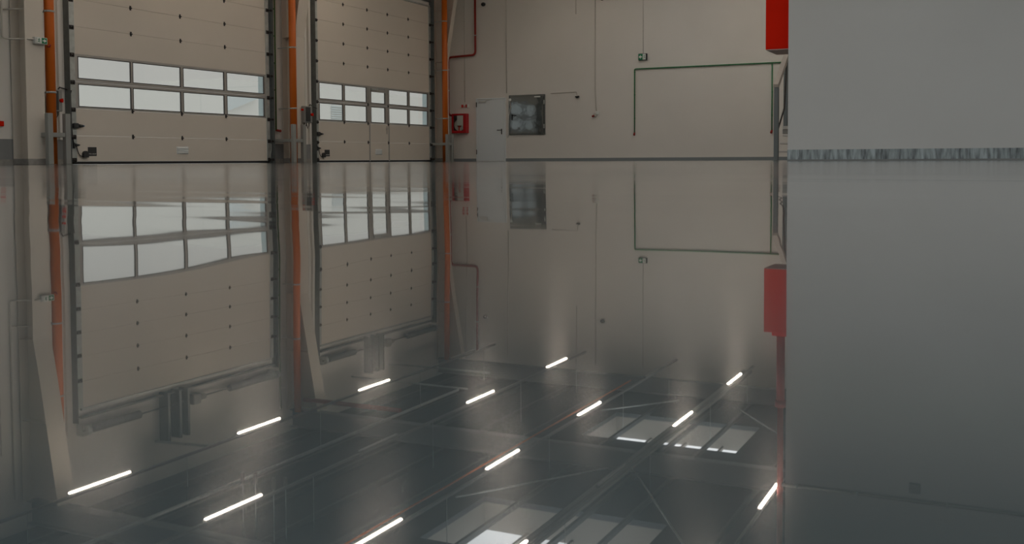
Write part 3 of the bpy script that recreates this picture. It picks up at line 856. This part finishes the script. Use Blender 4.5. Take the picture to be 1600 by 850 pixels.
pts = pipe_path([(WL + 0.03, 13.555, 6.5), (WL + 0.03, 13.555, 2.42), (-17.25, 13.62, 2.40), (-17.02, 13.80, 2.41), (-17.01, 13.88, 2.41)], 0.08)
MB().tube(pts, 0.016, 8).build('feed_conduit', M['conduit'], t)
MB().tube([(WL, 13.62, 2.98), (-17.06, 13.80, 2.98)], 0.016, 8).build('cable_stub', M['conduit'], None, 'short pale pipe between the wall and the first column', 'pipe')
MB().tube([(-17.0, 14.19, 2.30), (-16.97, 14.21, 2.29), (-16.95, 14.215, 2.34)], 0.018, 8).build('red_lead', M['redpipe'], None, 'dark red stub under the exit sign by the downpipe', 'cable')

# ------------------------------------------------------------------ back wall fittings
YW = YB
t = thing('exit_sign', (-10.49, YW, 3.12), 'small green and white exit sign with a left arrow, high on the rear wall', 'sign', 'exit signs')
MB().box(-10.63, -10.35, YW - 0.07, YW, 3.11, 3.315, bev=0.01).build('sign_case', M['boxdark'], t)
MB().box(-10.62, -10.488, YW - 0.074, YW - 0.07, 3.125, 3.30).build('arrow_field', M['greensign'], t, label='green field')
ar = [(-10.505, 3.195), (-10.55, 3.195), (-10.55, 3.155), (-10.61, 3.212), (-10.55, 3.27), (-10.55, 3.23), (-10.505, 3.23)]
MB().prism([(p[0], p[1]) for p in ar], 'y', YW - 0.078, YW - 0.074).build('arrow', M['signwhite'], t, label='white arrow')
MB().box(-10.484, -10.39, YW - 0.074, YW - 0.07, 3.125, 3.30).build('figure_field', M['signwhite'], t)
m_ = MB(); man(m_, lambda u, v: (-10.435 - u * 0.14, YW - 0.075, 3.13 + v * 0.17)); m_.build('running_figure', M['greensign'], t)
def conduit(x, z0, z1, r, label):
    t = thing('wall_conduit', (x, YW - 0.02, z0), label, 'conduit', 'thin conduits on the rear wall')
    MB().tube([(x, YW - r, z0), (x, YW - r, z1)], r, 8).build('conduit_tube', M['conduit'], t)
    for z in (z0 + 0.7, z0 + 1.7, z0 + 2.7):
        MB().box(x - r - 0.01, x + r + 0.01, YW - 2 * r - 0.004, YW, z - 0.008, z + 0.008).build('saddle', M['conduit'], t)
conduit(-10.49, 3.315, 6.5, 0.009, 'thin conduit dropping to the exit sign on the rear wall')
conduit(-16.79, 2.0, 6.5, 0.010, 'thin conduit dropping to the red fire sign')
conduit(-15.215, 2.25, 6.5, 0.013, 'thin conduit above the gap between steel door and hatch')
conduit(-12.735, 4.68, 6.5, 0.014, 'short conduit stub high on the rear wall')

t = thing('fire_sign', (-16.79, YW, 1.81), 'small red and white fire sign above the hydrant cabinet', 'sign')
MB().box(-16.94, -16.64, YW - 0.03, YW, 1.81, 1.93, bev=0.005).build('sign_case', M['signwhite'], t)
MB().box(-16.915, -16.84, YW - 0.034, YW - 0.03, 1.82, 1.92).box(-16.755, -16.70, YW - 0.034, YW - 0.03, 1.82, 1.92).build('red_field', M['redsign'], t, label='red field')
MB().torus((-16.798, YW - 0.032, 1.868), 0.022, 0.006, 'y', 14, 6).box(-16.822, -16.775, YW - 0.034, YW - 0.03, 1.825, 1.835).build('hose_symbol', M['redsign'], t)

# hydrant cabinet with its riser
xa, xb, za, zb, yf = -17.19, -16.65, 0.96, 1.61, YW - 0.22
t = thing('hydrant_cabinet', ((xa + xb) / 2, YW, za), 'red hydrant cabinet with a clear window on the rear wall', 'cabinet')
c = MB()
c.box(xa, xb, yf + 0.02, YW, zb - 0.015, zb).box(xa, xb, yf + 0.02, YW, za, za + 0.015).box(xa, xa + 0.015, yf + 0.02, YW, za + 0.015, zb - 0.015).box(xb - 0.015, xb, yf + 0.02, YW, za + 0.015, zb - 0.015).box(xa + 0.015, xb - 0.015, YW - 0.012, YW, za + 0.015, zb - 0.015)
c.build('cabinet_body', M['cabinet'], t)
d = MB()
d.box(xa, xb, yf, yf + 0.02, za, za + 0.075, bev=0.004).box(xa, xb, yf, yf + 0.02, zb - 0.06, zb, bev=0.004).box(xa, xa + 0.06, yf, yf + 0.02, za + 0.075, zb - 0.06, bev=0.004).box(xb - 0.1, xb, yf, yf + 0.02, za + 0.075, zb - 0.06, bev=0.004)
dd = d.build('cabinet_door', M['cabinet'], t)
MB().box(xa + 0.06, xb - 0.1, yf + 0.008, yf + 0.012, za + 0.075, zb - 0.06).build('door_pane', M['glass'], dd)
MB().box(xa + 0.2, xb - 0.105, yf + 0.0125, yf + 0.015, za + 0.25, zb - 0.065).build('instruction_sheet', M['signwhite'], dd, label='white instruction sheet behind the pane')
h = MB()
cx, cz = (xa + xb) / 2 - 0.02, za + 0.27
for k in range(4): h.torus((cx, yf + 0.09, cz), 0.10 + 0.028 * k, 0.015, 'y', 26, 8)
h.build('hose_reel', M['signwhite'], t, label='pale coiled hose')
MB().box(cx - 0.02, cx + 0.02, yf + 0.05, yf + 0.11, za + 0.08, cz + 0.03, bev=0.006).tube([(cx, yf + 0.05, cz), (cx, yf + 0.13, cz)], 0.05, 16).build('reel_bracket', M['red'], t, label='red reel bracket')
MB().box(xa + 0.02, xb - 0.02, yf + 0.14, yf + 0.15, za + 0.02, zb - 0.02).build('inner_liner', M['boxdark'], t, label='dark cabinet lining')
rp = pipe_path([(xa - 0.004, YW - 0.1, 1.56), (-17.37, YW - 0.1, 1.56), (-17.37, YW - 0.1, 3.52), (-16.33, YW - 0.1, 3.555), (-16.33, YW - 0.1, 6.4)], 0.14)
t = thing('riser_pipe', (-17.37, YW - 0.1, 1.56), 'thin red riser pipe bending along the rear wall to the hydrant cabinet', 'pipe')
MB().tube(rp, 0.036, 12).build('pipe', M['redpipe'], t)
for p in ((-17.37, 2.4), (-17.37, 3.1), (-16.33, 4.2), (-16.33, 5.4)):
    MB().tube([(p[0], YW - 0.1, p[1] - 0.015), (p[0], YW - 0.1, p[1] + 0.015)], 0.042, 12).box(p[0] - 0.01, p[0] + 0.01, YW - 0.06, YW - 0.001, p[1] - 0.01, p[1] + 0.01).build('pipe_clamp', M['galv'], t)

# cameras and sockets on the back wall
def bullet(x, z, label):
    t = thing('security_camera', (x, YW, z), label, 'camera', 'black cameras on the rear wall')
    MB().tube([(x, YW, z), (x, YW - 0.03, z)], 0.035, 14).build('mount', M['boxdark'], t)
    MB().tube([(x, YW - 0.03, z), (x + 0.01, YW - 0.06, z - 0.005), (x + 0.01, YW - 0.16, z - 0.025)], 0.034, 14).box(x - 0.1, x - 0.035, YW - 0.04, YW, z - 0.02, z + 0.02, bev=0.004).build('camera_body', M['black'], t)
bullet(-12.66, 2.055, 'small black bullet camera on the rear wall right of the hatch')
MB().tube(pipe_path([(-12.70, YW - 0.012, 2.09), (-12.72, YW - 0.012, 2.215), (-13.62, YW - 0.012, 2.19)], 0.04), 0.012, 8).build('camera_lead', M['conduit'], None, 'thin cable leading from the hatch to the small black camera', 'cable')
def dome(x, z, label):
    t = thing('security_camera', (x, YW, z), label, 'camera', 'black cameras on the rear wall')
    MB().box(x - 0.07, x + 0.07, YW - 0.09, YW, z + 0.02, z + 0.06, bev=0.01).build('mount', M['white'], t)
    MB().ball((x, YW - 0.085, z), 0.075, 16, sc=(1, 1, 0.9)).build('dome', M['black'], t)
dome(-16.03, 5.21, 'black dome camera high above the grey steel door')
dome(-11.82, 5.10, 'black dome camera high above the conduit socket')
t = thing('wall_socket', (-12.05, YW, 1.40), 'pale socket with red plug at the end of a wall conduit', 'socket')
MB().box(-12.06, -11.96, YW - 0.06, YW, 1.47, 1.58, bev=0.012).build('socket_box', M['signwhite'], t)
MB().box(-12.13, -12.04, YW - 0.08, YW, 1.40, 1.52, bev=0.012).build('plug_housing', M['conduit'], t)
MB().tube([(-12.11, YW - 0.08, 1.435), (-12.13, YW - 0.13, 1.41)], 0.032, 12).build('plug', M['redpipe'], t, label='dark red plug')
MB().tube([(-12.075, YW - 0.02, 6.5), (-12.075, YW - 0.02, 2.3), (-12.05, YW - 0.02, 1.8), (-12.03, YW - 0.02, 1.52)], 0.02, 10).build('drop_conduit', M['conduit'], t)

# green air line on the back wall
yg = YW - 0.03
air_drop([(-10.763, yg, 0.87), (-10.763, yg, 2.853), (-3.7, yg, 2.853)], 0.019, 'green air line framing the blank middle of the rear wall', [(-10.763, yg + 0.008, z) for z in (1.32, 2.05, 2.75)] + [(x, yg + 0.008, 2.853) for x in (-10.0, -9.3, -8.55, -7.8, -7.05, -6.3)], [((-10.763, yg, 0.87), (0, -0.03, -0.05))])
air_drop([(-6.52, yg, 2.83), (-6.52, yg, 0.87)], 0.019, 'green air line drop beside the stair post', [(-6.52, yg + 0.008, z) for z in (1.32, 2.0)], [((-6.52, yg, 0.87), (-0.01, -0.03, -0.05))])

# ------------------------------------------------------------------ things at the partition corner
t = thing('fire_box', (-3.78, 18.7, 1.91), 'large bright red steel box hung high on the partition corner', 'fire box')
MB().box(-4.03, XP, 18.4, 19.33, 1.965, 3.03, bev=0.008).build('box_body', M['red'], t)
MB().box(-4.028, XP, 18.402, 19.328, 1.955, 1.965).build('bounce_plate', mat('box_bounce_tint', (0.62, 0.42, 0.37), 0.5), t, label='bottom plate with bounced light painted in pink')  # bounced light on the red underside, painted as a pinkish colour
MB().box(-3.90, -3.62, 18.45, 18.97, 3.03, 3.10, bev=0.01).build('top_cap', M['red'], t)
MB().tube([(-3.79, 18.7, 3.10), (-3.79, 18.7, 4.35)], 0.075, 16).tube([(-3.79, 18.7, 4.3), (-3.79, 18.7, 4.42)], 0.1, 16).tube([(-3.79, 18.7, 4.42), (-3.79, 18.7, 7.15)], 0.055, 16).build('riser', M['redpipe'], t, label='red riser pipe')

t = thing('steel_stair', (-4.4, 21.3, 0), 'grey steel stair with inclined handrail behind the partition corner', 'stair')
xs = -4.36
MB().box(xs - 0.05, xs + 0.035, 20.92, 21.02, 0.008, 1.50, bev=0.006).box(xs - 0.07, xs + 0.055, 20.89, 21.05, 0, 0.008).build('newel_post', M['stair'], t)
n = 12
MB().prism([(20.90, 1.47), (20.98, 1.47), (23.7, 3.35), (23.7, 3.46), (20.90, 1.53)], 'x', xs - 0.055, xs + 0.04).build('handrail', M['rail'], t, label='pale inclined handrail')
MB().box(xs - 0.09, xs - 0.01, 22.05, 22.13, 0.56, 2.25, bev=0.006).build('upper_post', M['stair'], t)
MB().box(xs - 0.10, xs, 22.03, 22.15, 0.56, 0.66, bev=0.004).build('post_foot', M['boxgrey'], t)
MB().box(xs - 0.095, xs + 0.03, 22.02, 22.06, 0.66, 0.73, bev=0.004).build('post_clip', M['tread'], t, label='white clip')
MB().tube([(xs + 0.02, 21.03, 0.66), (xs + 0.02, 21.60, 1.08), (xs + 0.03, 21.75, 2.02)], 0.017, 8).build('brace', M['hinge'], t, label='dark brace rod')
for k in range(8):
    y = 21.25 + 0.27 * k; z = 0.17 * (k + 1)
    MB().box(xs - 0.05, XP - 0.06, y, y + 0.26, z, z + 0.03, bev=0.004).build('tread', M['tread'], t)
MB().prism([(21.0, 0.0), (21.35, 0.0), (23.6, 1.42), (23.6, 1.64), (21.0, 0.06)], 'x', XP - 0.06, XP - 0.02).build('stringer', M['stair'], t)

# pipe and box high on the partition
t = thing('partition_pipe', (XP + 1, YP - 0.05, 5.6), 'thin grey pipe running across the upper partition wall', 'pipe')
MB().tube([(XP - 0.05, YP - 0.05, 5.6), (XR, YP - 0.05, 5.56)], 0.032, 10).build('pipe', M['post'], t)
for x in (-3.35, -2.35, -0.95, 0.4):
    MB().tube([(x - 0.015, YP - 0.05, 5.595), (x + 0.015, YP - 0.05, 5.595)], 0.045, 12).box(x - 0.01, x + 0.01, YP - 0.03, YP, 5.58, 5.60).build('pipe_clamp', M['galv'], t)
t = thing('junction_box', (-1.45, YP, 5.3), 'small grey junction box below the partition pipe', 'junction box')
MB().box(-1.54, -1.36, YP - 0.06, YP, 5.30, 5.47, bev=0.012).build('box_body', M['post'], t)
MB().box(-1.52, -1.38, YP - 0.066, YP - 0.06, 5.32, 5.45, bev=0.003).build('box_lid', M['boxgrey'], t)

# ------------------------------------------------------------------ outside, seen through the door panes
MB().box(-90, WLO, -40, 70, -0.25, -0.02).build('yard_ground', M['outside'], None, 'pale concrete yard beyond the door panes', 'ground', kind='structure')
t = thing('annex_building', (-52, 62, -0.02), 'pale outbuilding with louvred front seen through the second door', 'building')
MB().box(-60, -46, 52, 80, -0.02, 5.4).build('annex_wall', M['outwall'], t)
MB().prism([(51.95, 3.35), (54.9, 4.3), (51.95, 4.3)], 'x', -45.95, -45.6).build('canopy', M['outgrey'], t)
lv = MB()
for k in range(12):
    lv.box(-46, -45.9, 63.3, 65.0, 2.2 + 0.17 * k, 2.2 + 0.17 * k + 0.08)
lv.build('louvre', M['outgrey'], t)
